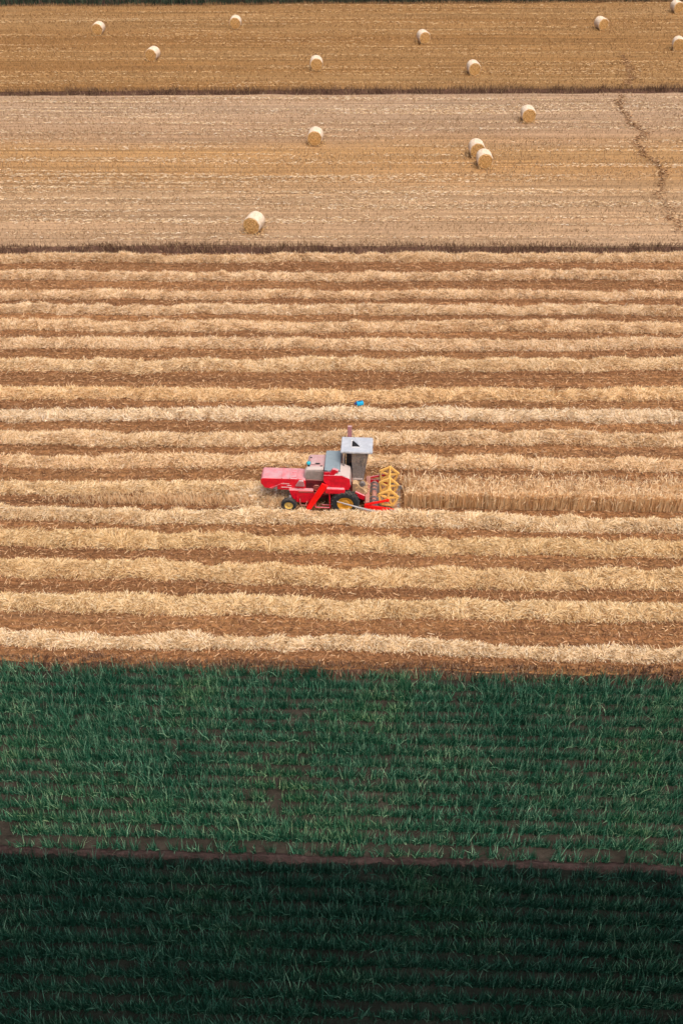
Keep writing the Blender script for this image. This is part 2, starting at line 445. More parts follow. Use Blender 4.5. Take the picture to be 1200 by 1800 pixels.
def bank(name, ef, drop_y, z0, z1, half, label, mat=None):
    o = grid(name, -half, half, 800, lambda x: ef(x) - drop_y, lambda x: ef(x) + 0.12, 14,
             lambda X, Y, V: z0 + (z1 - z0) * V ** 0.8 + (fbm(X * 1.7, Y * 3, 3) - 0.5) * 0.25 * np.sin(np.pi * V) + (fbm(X * 5, Y * 6, 2) - 0.5) * 0.12 * np.sin(np.pi * V), mat or M['bank'])
    return tag(o, label, 'earth bank', kind='structure')
bank('field_bank', e_mid_near, 1.0, DITCH - 0.05, 0.03, 62, 'dark ragged earth bank just above the first windrow')
bank('field_bank', e_far_near, 0.7, DITCH - 0.05, 0.03, 85, 'thin dark earth bank between pale and golden stubble')
bank('field_bank', e_main_near, 0.40, -0.50, -0.12, 46, 'dark brown soil edge where windrow field meets green crop')
bank('field_bank', e_p_near, 0.45, -0.62, -0.2, 26, 'soil edge under the earth ridge with its shade painted black', M['crop_soil_painted_dark'])  # near-black soil colour paints in the shade of this slope

# dark crop beyond the far field
n = 26000
px = rng.uniform(-85, 85, n); py = rng.uniform(0, 1, n) ** 1.5 * 26 + 1.2 + e_far_far(px)
pos = np.stack([px, py, np.full(n, DITCH)], 1)
V_, F_ = blades(pos, rand_dirs(n, 60, 88), rng.uniform(0.6, 1.3, n), rng.uniform(0.08, 0.16, n), taper=0.2)
o = np_obj('crop_plants', V_, F_, M['far_crop'])
tag(o, 'dark green crop edge at the very top beyond golden field', 'crop', kind='stuff')

# ------------------------------------------------------------------ stubble and scattered straw
def stubble(name, n, half, f0, f1, hlo, hhi, wlo, whi, mat, label, pitch, thin=0.0, lean=25, zoff=0.0):
    v = rng.uniform(0.002, 0.998, n); ya = f0(0.0) * (1 - v) + f1(0.0) * v
    x = rng.uniform(-1, 1, n) * (0.333 * (0.776 * ya + 19.7) + half)
    y = f0(x) * (1 - v) + f1(x) * v
    y = np.round(y / pitch) * pitch + rng.normal(0, pitch * 0.13, n)
    y = np.clip(y, f0(x) + 0.02, f1(x) - 0.02)
    keep = rng.random(n) < (1 - thin) + thin * (fbm(x * 0.08, y * 0.9, 3) > 0.5)
    x, y = x[keep], y[keep]; k = len(x)
    pos = np.stack([x, y, fz(x, y) - 0.02 + zoff], 1)
    V_, F_ = blades(pos, rand_dirs(k, 90 - 2 * lean, 90), rng.uniform(hlo, hhi, k), rng.uniform(wlo, whi, k), taper=0.6)
    o = np_obj(name, V_, F_, mat)
    return tag(o, label, 'stubble', kind='stuff')

stubble('cut_stubble', 240000, 3.5, e_main_near, e_main_far, 0.05, 0.15, 0.018, 0.032, M['stubble'], 'short brown cut stalks between the straw windrows', 0.30, 0.45, 30)
stubble('cut_stubble', 85000, 4.5, e_mid_near, e_mid_far, 0.10, 0.24, 0.025, 0.05, M['stubble_pale'], 'pale short stubble stalks on the tan middle field', 0.36, 0.5, 28)
s3 = stubble('cut_stubble', 80000, 6, e_far_near, e_far_far, 0.10, 0.26, 0.03, 0.06, M['stubble_pale'], 'golden short stubble stalks on the farthest field', 0.42, 0.5, 28)
s3.color = (0.86, 0.74, 0.58, 1)

def streaks(n_lines, half, f0, f1, label, per=130, mat=None, col=(1, 1, 1, 1)):
    parts = []
    for k in range(n_lines):
        xc = rng.uniform(-half, half); L = rng.uniform(4, 22); v = rng.uniform(0.02, 0.98)
        yc = f0(np.array([xc]))[0] * (1 - v) + f1(np.array([xc]))[0] * v
        m = int(per * L / 6)
        x = xc + rng.normal(0, L / 2.2, m); y = yc + rng.normal(0, 0.09, m)
        ok = (y > f0(x) + 0.1) & (y < f1(x) - 0.1)
        x, y = x[ok], y[ok]; m = len(x)
        pos = np.stack([x, y, fz(x, y) + rng.uniform(0.05, 0.16, m)], 1)
        parts.append(blades(pos, rand_dirs(m, -12, 20, 0.0, 0.45), rng.uniform(0.12, 0.3, m), rng.uniform(0.02, 0.034, m)))
    V_, F_ = join(parts)
    o = np_obj('scattered_straw', V_, F_, mat or M['straw']); o.color = col
    return tag(o, label, 'straw', kind='stuff')
streaks(120, 38, e_mid_near, e_mid_far, 'thin pale lines of left straw across the tan middle field', col=(1.0, 1.0, 1.0, 1))
streaks(90, 48, e_far_near, e_far_far, 'thin pale lines of left straw across the golden far field', 110, col=(0.9, 0.8, 0.64, 1))

# ditch grass
def margin(ef, half, n, h, label, dy=0.5, mat=None, z=-0.25, col=(1, 1, 1, 1)):
    x = rng.uniform(-half, half, n)
    n0 = fbm(x * 0.5, x * 0 + 3.3, 3)
    keep = rng.random(n) < 0.35 + n0; x = x[keep]; m = len(x)
    t = rng.uniform(-1, 0.6, m)
    pos = np.stack([x, ef(x) + t * dy, z * np.clip(-t, 0, 1) - 0.02], 1)
    V_, F_ = blades(pos, rand_dirs(m, 45, 88), h * rng.uniform(0.5, 1.3, m) * (0.6 + n0[keep]), rng.uniform(0.03, 0.06, m), taper=0.2)
    o = np_obj('margin_grass', V_, F_, mat or M['margin']); o.color = col
    return tag(o, label, 'grass', kind='stuff')
margin(e_mid_near, 40, 9000, 0.32, 'dark dry grass along the ditch above the first windrow', 0.6)
margin(e_far_near, 50, 9000, 0.42, 'dark dry grass along the thin far ditch', 0.5)
mg = margin(e_far_far, 52, 9000, 0.3, 'ragged pale straw fringe at the top edge of golden field', 0.35, M['stubble_pale'], -0.05, (0.85, 0.74, 0.6, 1))
margin(e_main_near, 20, 7000, 0.20, 'flattened dry stalks along the soil edge above green crop', 0.4, M['margin'], -0.2, (1.1, 1.1, 1.2, 1))

# trampled trail
tr = [(29.8, 116.0), (29.9, 112.0), (29.2, 107.5), (27.6, 104.9), (26.7, 102.0), (26.5, 98.8), (26.5, 94.8), (26.7, 91.8), (25.4, 88.5), (25.8, 86.2), (26.5, 83.6), (26.2, 81.1), (24.9, 77.6), (24.6, 73.8), (24.5, 70.7)]
tx = []; 
for (a, b), (c, d) in zip(tr[:-1], tr[1:]):
    for k in range(14):
        t = k / 14; tx.append((a + (c - a) * t, b + (d - b) * t))
tx = np.array(tx); m = len(tx)
wv = 0.20 * (0.25 + 1.3 * fbm(np.arange(m) * 0.35, np.zeros(m), 2)); jit = (fbm(np.arange(m) * 0.25, np.ones(m) * 7, 2) - 0.5) * 1.1
parts = []
for k in range(m):
    if 102.6 < tx[k, 1] < 105.4: continue
    q = int(22 * wv[k] / 0.4)
    x = tx[k, 0] + jit[k] + rng.normal(0, wv[k], q); y = tx[k, 1] + rng.normal(0, 0.22, q)
    pos = np.stack([x, y, fz(x, y) + rng.uniform(0.06, 0.2, q)], 1)
    parts.append(blades(pos, rand_dirs(q, -10, 20), rng.uniform(0.12, 0.3, q), rng.uniform(0.03, 0.06, q)))
V_, F_ = join(parts)
o = np_obj('trampled_stubble', V_, F_, M['stubble']); o.color = (0.95, 0.98, 1.0, 1)
tag(o, 'winding dark trail of trampled stubble on the right', 'trail', kind='stuff')

# ------------------------------------------------------------------ windrows
# (near y left, far y left, near y right, far y right) at x = -+ row reach, tint, straw seen where
ORD = ['first', 'second', 'third', 'fourth', 'fifth', 'sixth', 'seventh', 'eighth', 'ninth', 'tenth', 'eleventh']
rows = [
 (66.11,66.95,66.11,66.95,(0.93,0.85,0.76)), (63.25,64.00,63.20,63.95,(1.0,0.94,0.88)), (60.60,61.40,60.60,61.30,(1.0,0.93,0.86)),
 (58.50,59.30,58.50,59.25,(1.0,0.95,0.9)), (56.25,57.10,56.20,57.10,(1.0,0.93,0.85)), (54.10,55.05,54.10,55.05,(1.0,0.94,0.88)),
 (51.55,52.48,51.68,52.61,(1.0,0.95,0.86)), (48.50,49.42,48.38,49.32,(1.02,0.93,0.78)), (46.55,47.40,46.38,47.20,(1.05,1.06,1.08)),
 (44.25,45.00,44.15,44.85,(1.0,0.95,0.88)), (42.25,43.05,42.05,42.72,(1.02,0.95,0.86)),
 (39.90,40.70,39.75,40.55,(1.0,0.95,0.84)),
 (37.95,38.65,36.95,37.72,(1.02,1.0,0.94)), (36.00,37.00,35.18,36.12,(0.95,0.88,0.72)), (33.90,34.82,32.98,33.98,(0.96,0.89,0.74)),
 (31.82,32.65,31.02,31.95,(0.98,0.93,0.80)), (29.72,30.42,28.86,29.62,(1.0,0.98,0.94))]
WL = {0: 'straw windrow touching the dark ditch, farthest row of the field', 11: 'fresh straw windrow ending at the rear of the red harvester',
      12: 'straw windrow passing close in front of the harvester wheels', 13: 'yellowish straw windrow, second one in front of the harvester',
      14: 'broad yellowish straw windrow, third one in front of the harvester', 15: 'straw windrow just behind the last row by the green crop',
      16: 'pale clumpy straw windrow bordering the green crop', 8: 'whitish straw windrow running just below the blue canister',
      7: 'golden straw windrow just above the blue canister', 10: 'straw windrow right behind the harvester, level with its engine deck',
      9: 'straw windrow passing behind the white cab roof'}
for i, (a0, b0, a1, b1, tint) in enumerate(rows):
    yc_l, yc_r = (a0 + b0) / 2, (a1 + b1) / 2
    half = 0.333 * (0.776 * yc_l + 19.7) + 4.5
    xl = -half; xr = half if i != 11 else -3.3
    reach = 13.0 if i > 11 else 17.0
    w0 = 0.5 * ((b0 - a0) + (b1 - a1)) / 2 + (0.09 if i < 11 else -0.05 if i == 16 else 0.03)
    cy = lambda x: yc_l + (yc_r - yc_l) * (x + reach) / (2 * reach)
    nu, nv = int((xr - xl) / 0.16), 13
    u = np.linspace(xl, xr, nu)
    clump = fbm(u * 1.0, np.full(nu, 3.7 * i), 2)
    sl = fbm(u * 0.12, np.full(nu, 1.9 * i + 50), 2)
    hgt = (0.26 if i < 12 else 0.31) * (0.15 + (1.5 + 0.5 * math.sin(i * 2.3)) * clump) * (0.85 + 0.3 * sl)
    wid = w0 * (0.70 + 0.60 * fbm(u * 0.85, np.full(nu, 7.1 * i + 9), 2))
    if i == 16: hgt = hgt * np.clip(0.2 + 1.6 * fbm(u * 0.6, np.full(nu, 77.7), 2), 0, 1.4); wid = wid * np.clip(0.35 + 1.3 * fbm(u * 0.6, np.full(nu, 77.7), 2), 0.3, 1.15)
    off = (fbm(u * 0.35, np.full(nu, 2.3 * i + 20), 2) - 0.5) * 0.45 + (fbm(u * 0.09, np.full(nu, 4.1 * i + 70), 1) - 0.5) * 0.45
    t = np.linspace(-1, 1, nv)
    U, T = np.meshgrid(u, t, indexing='ij')
    Y = cy(U) + off[:, None] + T * wid[:, None]
    Z = fz(U, Y) - 0.03 + hgt[:, None] * (1 - np.abs(T) ** 2.2) + (fbm(U * 3.1, Y * 3.1 + i, 2) - 0.5) * 0.09 * (1 - np.abs(T))
    verts = np.stack([U, Y, Z], -1).reshape(-1, 3)
    q = (np.arange(nu - 1)[:, None] * nv + np.arange(nv - 1)[None, :]).ravel()
    row = np_obj('straw_windrow', verts, np.stack([q, q + nv, q + nv + 1, q + 1], 1), M['straw_core'], smooth=True)
    tag(row, WL.get(i, '%s straw windrow counting down from the dark ditch' % ORD[i] if i < 11 else ''), 'windrow', 'straw windrows lying across the stubble field')
    # loose straw on it
    ns = int((xr - xl) * (800 if i < 8 else 900))
    ui = rng.uniform(0, nu - 1.001, ns); ti = rng.uniform(-1.03, 1.03, ns)
    ii = ui.astype(int)
    x = np.interp(ui, np.arange(nu), u)
    wi = np.interp(ui, np.arange(nu), wid); oi = np.interp(ui, np.arange(nu), off); hi = np.interp(ui, np.arange(nu), hgt)
    y = cy(x) + oi + ti * wi
    z = fz(x, y) - 0.02 + hi * np.clip(1 - np.abs(ti) ** 2.2, 0, 1) + rng.uniform(-0.02, 0.07, ns)
    L = rng.uniform(0.18, 0.48, ns)
    az = 14 * fbm(x * 0.8 + 3 * i, y * 1.1, 2) + rng.normal(0, 0.55, ns); el = np.radians(rng.uniform(-18, 24, ns))
    d = np.stack([np.cos(az) * np.cos(el), np.sin(az) * np.cos(el), np.sin(el)], 1)
    d[:, 1] += ti * 0.35; d[:, 2] += 0.12
    up = rng.random(ns) < 0.13; d[up, 2] += rng.uniform(0.4, 1.1, up.sum())
    d /= np.linalg.norm(d, axis=1, keepdims=True)
    p = np.stack([x, y, z], 1) - d * (L * 0.42)[:, None]
    p[:, 2] = np.maximum(p[:, 2], fz(p[:, 0], p[:, 1]) + 0.0)
    V_, F_ = blades(p, d, L, rng.uniform(0.012, 0.026, ns), flat=1.3)
    s = np_obj('straw', V_, F_, M['straw'], row); s['kind'] = 'stuff'; s.color = (*tint, 1)

# stalks knocked down and left behind the machine, and loose straw between the rows
parts = []
m = 6500
x = rng.uniform(-15, -2.2, m); y = rng.uniform(39.0, 39.6, m) - 0.03 * (x + 8)
ok = rng.random(m) < np.clip((x + 15) / 5, 0, 1) * np.clip(1.7 * fbm(x * 0.8, y * 2, 2) - 0.15, 0, 1); x, y = x[ok], y[ok]; m = len(x)
pos = np.stack([x, y, fz(x, y)], 1)
parts.append(blades(pos, rand_dirs(m, 50, 88), rng.uniform(0.12, 0.45, m) * np.clip(0.4 + (x + 15) / 6, 0.4, 1), rng.uniform(0.018, 0.036, m)))
o = np_obj('standing_stalks', *join(parts), M['wheat']); o.color = (1.0, 0.94, 0.82, 1)
tag(o, 'low strip of upright stalks left behind the harvester', 'stubble', kind='stuff')
parts = []
m = 7000
y = rng.uniform(29.5, 66, m); x = rng.uniform(-1, 1, m) * (0.333 * (0.776 * y + 19.7) + 3)
pos = np.stack([x, y, fz(x, y) + rng.uniform(0.06, 0.16, m)], 1)
parts.append(blades(pos, rand_dirs(m, -10, 20), rng.uniform(0.12, 0.32, m), rng.uniform(0.014, 0.024, m)))
o = np_obj('scattered_straw', *join(parts), M['straw']); o.color = (0.8, 0.68, 0.55, 1)
tag(o, 'single straws scattered on brown ground between the windrows', 'straw', kind='stuff')

m = 85000
v = rng.uniform(0.004, 0.996, m); ya = 28.35 + v * 38.9
x = rng.uniform(-1, 1, m) * (0.333 * (0.776 * ya + 19.7) + 3)
y = e_main_near(x) * (1 - v) + e_main_far(x) * v
pos = np.stack([x, y, fz(x, y) + rng.uniform(0.02, 0.10, m)], 1)
V_, F_ = blades(pos, rand_dirs(m, -8, 24), rng.uniform(0.10, 0.28, m), rng.uniform(0.02, 0.04, m), flat=0.7)
o = np_obj('chaff', V_, F_, M['stubble']); o.color = (1.05, 1.0, 1.0, 1)
tag(o, 'brown chaff and broken stalks covering ground between the windrows', 'chaff', kind='stuff')

# ------------------------------------------------------------------ standing wheat strip
m = 9000
x = 3.08 + rng.uniform(0, 1, m) * 22
v = rng.uniform(0, 1, m) ** 1.35
near = lambda x: 38.88 - 0.034 * (x - 3) + 0.10 * (fbm(x * 1.3, x * 0 + 4, 2) - 0.5)
fr = rng.random(m) < 0.26; v[fr] *= 0.05
y = near(x) + v * 1.4
hgt = (0.98 + 0.42 * (fbm(x * 1.5, y * 1.5, 2) - 0.5)) * rng.uniform(0.78, 1.1, m)
d = rand_dirs(m, 74, 90); d[fr] = rand_dirs(fr.sum(), 83, 90); hgt[fr] = rng.uniform(0.75, 1.05, fr.sum()); lean = (rng.random(m) < 0.14) & ~fr; d[lean] = rand_dirs(lean.sum(), 50, 80)
pos = np.stack([x, y, fz(x, y) - 0.02], 1)
st = blades(pos, d, hgt, np.where(fr, rng.uniform(0.034, 0.058, m), rng.uniform(0.018, 0.034, m)), taper=0.8)
tip = pos + d * hgt[:, None]
ed = d * 0.6 + rand_dirs(m, -30, 50); 
ears = blades(tip, ed, rng.uniform(0.12, 0.26, m), rng.uniform(0.024, 0.044, m), taper=0.4, flat=0.8)
k = 3500
sel = rng.integers(0, m, k)
lp = pos[sel] + d[sel] * (hgt[sel] * rng.uniform(0.5, 1.0, k))[:, None]
lv = blades(lp, rand_dirs(k, -35, 45), rng.uniform(0.12, 0.34, k), rng.uniform(0.018, 0.032, k), taper=0.3, flat=0.7)
strip = empty('wheat_strip', (3.5, 38.8, 0))
tag(strip, 'last strip of standing ripe wheat in front of the harvester reel', 'wheat', kind='stuff')
for nm, (V_, F_), tint in (('stalk', st, (1.03, 0.96, 0.80)), ('ear', ears, (1.12, 1.10, 1.02)), ('leaf', lv, (1.05, 1.0, 0.85))):
    o = np_obj(nm, V_ - np.array([3.5, 38.8, 0]), F_, M['wheat'], strip); o['kind'] = 'stuff'; o.color = (*tint, 1)

# ------------------------------------------------------------------ green crop
def crop(n_pl, f0, f1, half, z, hlo, hhi, pitch, label, tint, seed, bare=0.315, per=9):
    x = rng.uniform(-half, half, n_pl); v = rng.uniform(0, 1, n_pl)
    y = f0(x) * (1 - v) + f1(x) * v
    tilt = -0.029 * x
    y = np.round((y - tilt) / pitch) * pitch + tilt + rng.normal(0, pitch * 0.07, n_pl)
    dens = 0.5 * fbm(x * 0.4 + seed, y * 0.55 + seed, 2) + 0.5 * fbm(x * 1.3 + seed, y * 1.3 + seed, 2)
    keep = (rng.random(n_pl) < np.clip((dens - bare + 0.16) / 0.2, 0.12, 1)) & (y < f1(x) + 0.1) & (y > f0(x) - 0.05)
    keep &= rng.random(n_pl) < np.clip((y - f0(x)) / 0.3, 0.45, 1)
    x, y, dens = x[keep], y[keep], dens[keep]
    k = len(x)
    size = rng.uniform(0.6, 1.1, k) * (0.55 + 0.9 * dens)
    cx = np.repeat(x, per) + rng.normal(0, 0.05, k * per); cyy = np.repeat(y, per) + rng.normal(0, 0.03, k * per)
    sz = np.repeat(size, per)
    nn = k * per
    d = rand_dirs(nn, 66, 90)
    L = rng.uniform(hlo, hhi, nn) * sz
    out = d.copy(); out[:, 2] = 0
    q = rng.random(nn) ** 2.2
    droop = out * (L * (0.05 + 1.0 * q))[:, None]; droop[:, 2] = -L * (0.02 + 0.55 * q)
    pos = np.stack([cx, cyy, np.full(nn, z)], 1)
    V_, F_ = blades(pos, d, L, rng.uniform(0.015, 0.033, nn), droop, 2, 0.08)
    o = np_obj('crop_leaves', V_, F_, M['crop']); o.color = (*tint, 1)
    return tag(o, label, 'crop', kind='stuff')
crop(15500, e_c1_near, e_c1_far, 18, -0.22, 0.42, 0.92, 0.54, 'blue green leafy crop in rows below the windrow field', (0.78, 1.2, 1.03), 3.0)
crop(14500, lambda x: np.full_like(x, 11.8), e_c2_far, 14.5, -0.42, 0.42, 0.92, 0.54, 'green leafy crop below the earth ridge, tinted dark as a vignette', (0.19, 0.39, 0.39), 23.0, 0.30)  # low tint puts the darkening towards the bottom into the leaf colour

# ------------------------------------------------------------------ bales
BR, BL = 0.65, 1.25
def make_bale():
    root = empty('straw_bale')
    bm = bmesh.new()
    n = 56
    prof = [(BR - 0.05, -BL/2 - 0.0), (BR - 0.012, -BL/2 + 0.02), (BR, -BL/2 + 0.08)] + [(BR + 0.006 * ((k % 3) - 1), -BL/2 + 0.08 + (BL - 0.16) * k / 8) for k in range(1, 8)] + [(BR, BL/2 - 0.08), (BR - 0.012, BL/2 - 0.02), (BR - 0.05, BL/2)]
    rings = add_lathe_y(bm, prof, 0, 0, n)
    for v in bm.verts:
        a = math.atan2(v.co.z, v.co.x); k = 1 + 0.012 * math.sin(3 * a + v.co.y * 2) + 0.006 * math.sin(11 * a + 3 * v.co.y)
        v.co.x *= k; v.co.z *= k * (0.975 if v.co.z < 0 else 1.0)
    bm_obj('wrapping', bm, M['wrap'], root, smooth=True)
    for s in (-1, 1):
        bm = bmesh.new()
        rr = [0.02, 0.08, 0.14, 0.2, 0.26, 0.32, 0.38, 0.44, 0.5, 0.55, BR - 0.045]
        vs2 = []
        for j, r in enumerate(rr):
            vs2.append([bm.verts.new((r * math.cos(2*math.pi*k/n), s * (BL/2 + 0.012 + 0.018 * math.sin(j * 2.4 + k * 2*math.pi/n) + random.uniform(-0.012, 0.012) - (0.03 if j == len(rr) - 1 else 0)), r * math.sin(2*math.pi*k/n) * (0.98 if k > n/2 else 1))) for k in range(n)])
        for a, b in zip(vs2[:-1], vs2[1:]):
            for k in range(n): bm.faces.new((a[k], a[(k+1) % n], b[(k+1) % n], b[k]))
        bm.faces.new(vs2[0])
        bm_obj('end_face', bm, M['bale_end'], root, smooth=False)
    m = 260
    a = rng.uniform(0, 2*np.pi, m); r = BR * np.sqrt(rng.random(m)) * 0.97
    p1 = np.stack([r*np.cos(a), np.full(m, -BL/2 - 0.02), r*np.sin(a)], 1)
    d1 = np.stack([-np.sin(a), rng.uniform(-0.5, 0.1, m), np.cos(a)], 1) + rng.normal(0, 0.35, (m, 3)); 
    q = 170
    xb = rng.uniform(-0.8, 0.8, q); yb = rng.uniform(-0.85, 0.75, q)
    p2 = np.stack([xb, yb, np.full(q, -BR + 0.06)], 1)
    V_, F_ = join([blades(p1, d1, rng.uniform(0.06, 0.2, m), rng.uniform(0.012, 0.026, m)), blades(p2, rand_dirs(q, 0, 60), rng.uniform(0.12, 0.3, q), rng.uniform(0.02, 0.035, q))])
    o = np_obj('loose_straw', V_, F_, M['straw'], root); o['kind'] = 'stuff'; o.color = (1.0, 0.85, 0.6, 1)
    return root
def copy_tree(o, parent=None):
    c = o.copy(); C.objects.link(c)
    if parent is not None: c.parent = parent
    for ch in list(o.children): copy_tree(ch, c)
    return c
bales = [  # x, y of the foot of the near end, yaw in degrees, label
 (-6.34, 70.45, -16, 'nearest straw bale, alone just above the dark ditch'),
 (11.76, 83.25, 1, 'front bale of the touching pair on the tan field'),
 (11.38, 85.70, 2, 'rear bale of the touching pair, partly hidden by its neighbour'),
 (-2.26, 88.65, -5, 'straw bale on the tan field straight above the harvester'),
 (16.96, 94.50, 0, 'straw bale on the tan field, upper right of the pair'),
 (13.43, 108.8, 6, 'bale on golden field closest to the far ditch, right of centre'),
 (-2.58, 110.4, 2, 'bale on golden field closest to the far ditch, near centre'),
 (-19.9, 113.8, -12, 'bale on golden field below and right of the leftmost bale'),
 (9.06, 120.5, 12, 'middle one of the bales on the golden field, right of centre'),
 (-27.5, 124.0, -4, 'leftmost of the bales on the golden field'),
 (-12.2, 126.7, -1, 'bale high on golden field between leftmost bale and centre'),
 (29.85, 126.2, 14, 'bale high on the golden field, left of the corner bale'),
 (36.55, 117.8, -10, 'bale cut by the right picture edge on the golden field'),
 (40.5, 134.0, 8, 'topmost bale in the far right corner of golden field')]
proto = None
for i, (x, y, a, lab) in enumerate(bales):
    if proto is None: proto = b = make_bale()
    else: b = copy_tree(proto)
    b.location = (x, y + BL/2, BR + 0.02 - 0.01)
    b.rotation_euler = (0, 0, R(a))
    tag(b, lab, 'straw bale', 'round straw bales lying on the cleared stubble')

# ------------------------------------------------------------------ combine harvester
H = empty('combine_harvester', (-3.95, 38.52, 0.0), R(-3))
tag(H, 'old red combine harvester with yellow reel and pale cab roof', 'combine harvester')

def prism(name, prof, y0, y1, mat, parent=H, bevel=0.02):
    bm = bmesh.new(); add_prism(bm, prof, y0, y1)
    return bm_obj(name, bm, mat, parent, bevel=bevel)
def box(name, x0, x1, y0, y1, z0, z1, mat, parent=H, bevel=0.015):
    bm = bmesh.new(); add_box(bm, x0, x1, y0, y1, z0, z1)
    return bm_obj(name, bm, mat, parent, bevel=bevel)
def tubes(name, segs, r, mat, parent=H, n=8):
    bm = bmesh.new()
    for p, q in segs: add_tube(bm, p, q, r, n=n)
    return bm_obj(name, bm, mat, parent, smooth=False)

# straw hood at the rear
hood = prism('rear_hood', [(0.02, 1.30), (0.05, 1.52), (0.14, 1.60), (1.98, 1.60), (2.20, 1.52), (2.20, 0.98), (1.45, 0.92), (0.95, 0.92), (0.22, 1.0)], 0.62, 1.50, M['red'], bevel=0.035)
for x in (1.05, 1.42, 1.46 + 0.34): box('panel_rib', x, x + 0.045, 0.64, 1.48, 1.585, 1.625, M['red'], hood, 0.008)
box('access_cover', 1.52, 1.76, 0.72, 1.05, 1.59, 1.622, M['red'], hood, 0.008)
box('access_cover', 1.52, 1.76, 1.10, 1.40, 1.59, 1.622, M['red'], hood, 0.008)
prism('side_crease', [(0.45, 1.02), (0.98, 1.28), (0.98, 1.24), (0.55, 1.0)], 0.59, 0.63, M['red'], hood, 0.006)
prism('rear_bracket', [(0.60, 0.98), (0.78, 1.13), (0.84, 1.11), (0.80, 0.84), (0.74, 0.84), (0.74, 0.97)], 0.57, 0.615, M['post'], hood, 0.005)
box('trim_line', 1.02, 1.52, 0.610, 0.622, 1.075, 1.10, M['white'], hood, 0)
box('trim_line', 0.55, 0.80, 0.610, 0.622, 1.03, 1.045, M['white'], hood, 0)
bm = bmesh.new()
xx = 1.02
for w in (0.05, 0.035, 0.05, 0.04, 0.03, 0.05, 0.04):
    add_box(bm, xx, xx + w, 0.611, 0.622, 1.285, 1.32); xx += w + 0.018
xx = 1.30
for w in (0.04, 0.05, 0.03, 0.04):
    add_box(bm, xx, xx + w, 0.611, 0.622, 1.185, 1.213); xx += w + 0.016
bm_obj('lettering', bm, M['white'], hood)['kind'] = 'stuff'

# body under the tank, cleaning shoe
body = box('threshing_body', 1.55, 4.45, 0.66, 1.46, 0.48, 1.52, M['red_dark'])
for (cx, cz, r) in ((2.72, 1.12, 0.16), (3.18, 0.98, 0.22), (2.60, 0.74, 0.10), (3.55, 0.86, 0.13)):
    bm = bmesh.new(); add_lathe_y(bm, [(0.02, 0.56), (r*0.7, 0.575), (r, 0.56), (r*0.9, 0.60), (r, 0.635), (r*0.5, 0.65), (0.02, 0.65)], cx, cz, 20)
    bm_obj('belt_pulley', bm, M['red_dusty'], body, bevel=0)
prism('side_panel', [(1.40, 1.05), (2.58, 1.05), (2.62, 0.36), (1.88, 0.30), (1.56, 0.56)], 0.44, 0.66, M['red'], bevel=0.02)
box('panel_rib', 1.74, 1.84, 0.415, 0.445, 0.36, 1.06, M['red'], bevel=0.012)
box('panel_rib', 1.86, 2.56, 0.42, 0.445, 0.94, 1.02, M['red_dusty'], bevel=0.012)
prism('side_flare', [(1.72, 1.24), (2.16, 1.24), (2.10, 1.56), (1.90, 1.56)], 0.50, 0.66, M['deck'], bevel=0.012)
tubes('step_rail', [((1.95, 0.30, 0.27), (2.62, 0.30, 0.27)), ((1.95, 0.30, 0.27), (1.92, 0.45, 0.55)), ((2.2, 0.30, 0.27), (2.28, 0.44, 0.42))], 0.022, M['red_dusty'])

# engine deck
deck = prism('engine_deck', [(2.28, 1.5), (2.24, 1.95), (2.36, 2.07), (3.10, 2.09), (3.10, 1.5)], 0.98, 2.02, M['deck'], bevel=0.03)
box('engine_hump', 2.42, 2.68, 1.15, 1.5, 2.07, 2.13, M['deck'], deck, 0.02)
for p, q in (((2.62, 1.20, 2.12), (2.86, 1.22, 2.12)), ((2.88, 1.02, 2.115), (3.0, 1.02, 2.115)), ((2.36, 1.72, 2.09), (2.44, 1.75, 2.09))):
    bm = bmesh.new(); add_bar(bm, p, q, 0.05, 0.045); bm_obj('engine_fitting', bm, M['black'], deck)
rad = prism('radiator_housing', [(2.15, 1.72), (2.17, 1.98), (2.26, 2.08), (3.06, 2.12), (3.06, 1.30), (2.32, 1.28), (2.22, 1.45)], 0.76, 1.02, M['dusty_light'], bevel=0.02)
prism('radiator_screen', [(2.20, 1.72), (2.22, 1.93), (2.29, 2.00), (3.02, 2.03), (3.02, 1.34), (2.35, 1.32), (2.26, 1.47)], 0.735, 0.765, M['screen'], rad, 0.008)
pc = tubes('air_intake', [((2.33, 1.06, 2.0), (2.33, 1.06, 2.22))], 0.055, M['black'], n=12)
bm = bmesh.new()
prof = [(0.02, 2.19), (0.085, 2.19), (0.10, 2.22), (0.10, 2.28), (0.07, 2.325), (0.02, 2.335)]
rings = [[bm.verts.new((2.33 + r*math.cos(2*math.pi*k/20), 1.06 + r*math.sin(2*math.pi*k/20), z)) for k in range(20)] for r, z in prof]
for a, b in zip(rings[:-1], rings[1:]):
    for k in range(20): bm.faces.new((a[k], a[(k+1) % 20], b[(k+1) % 20], b[k]))
bm.faces.new(rings[0]); bm.faces.new(rings[-1])
bm_obj('dust_bowl', bm, M['cyan'], pc, smooth=True)

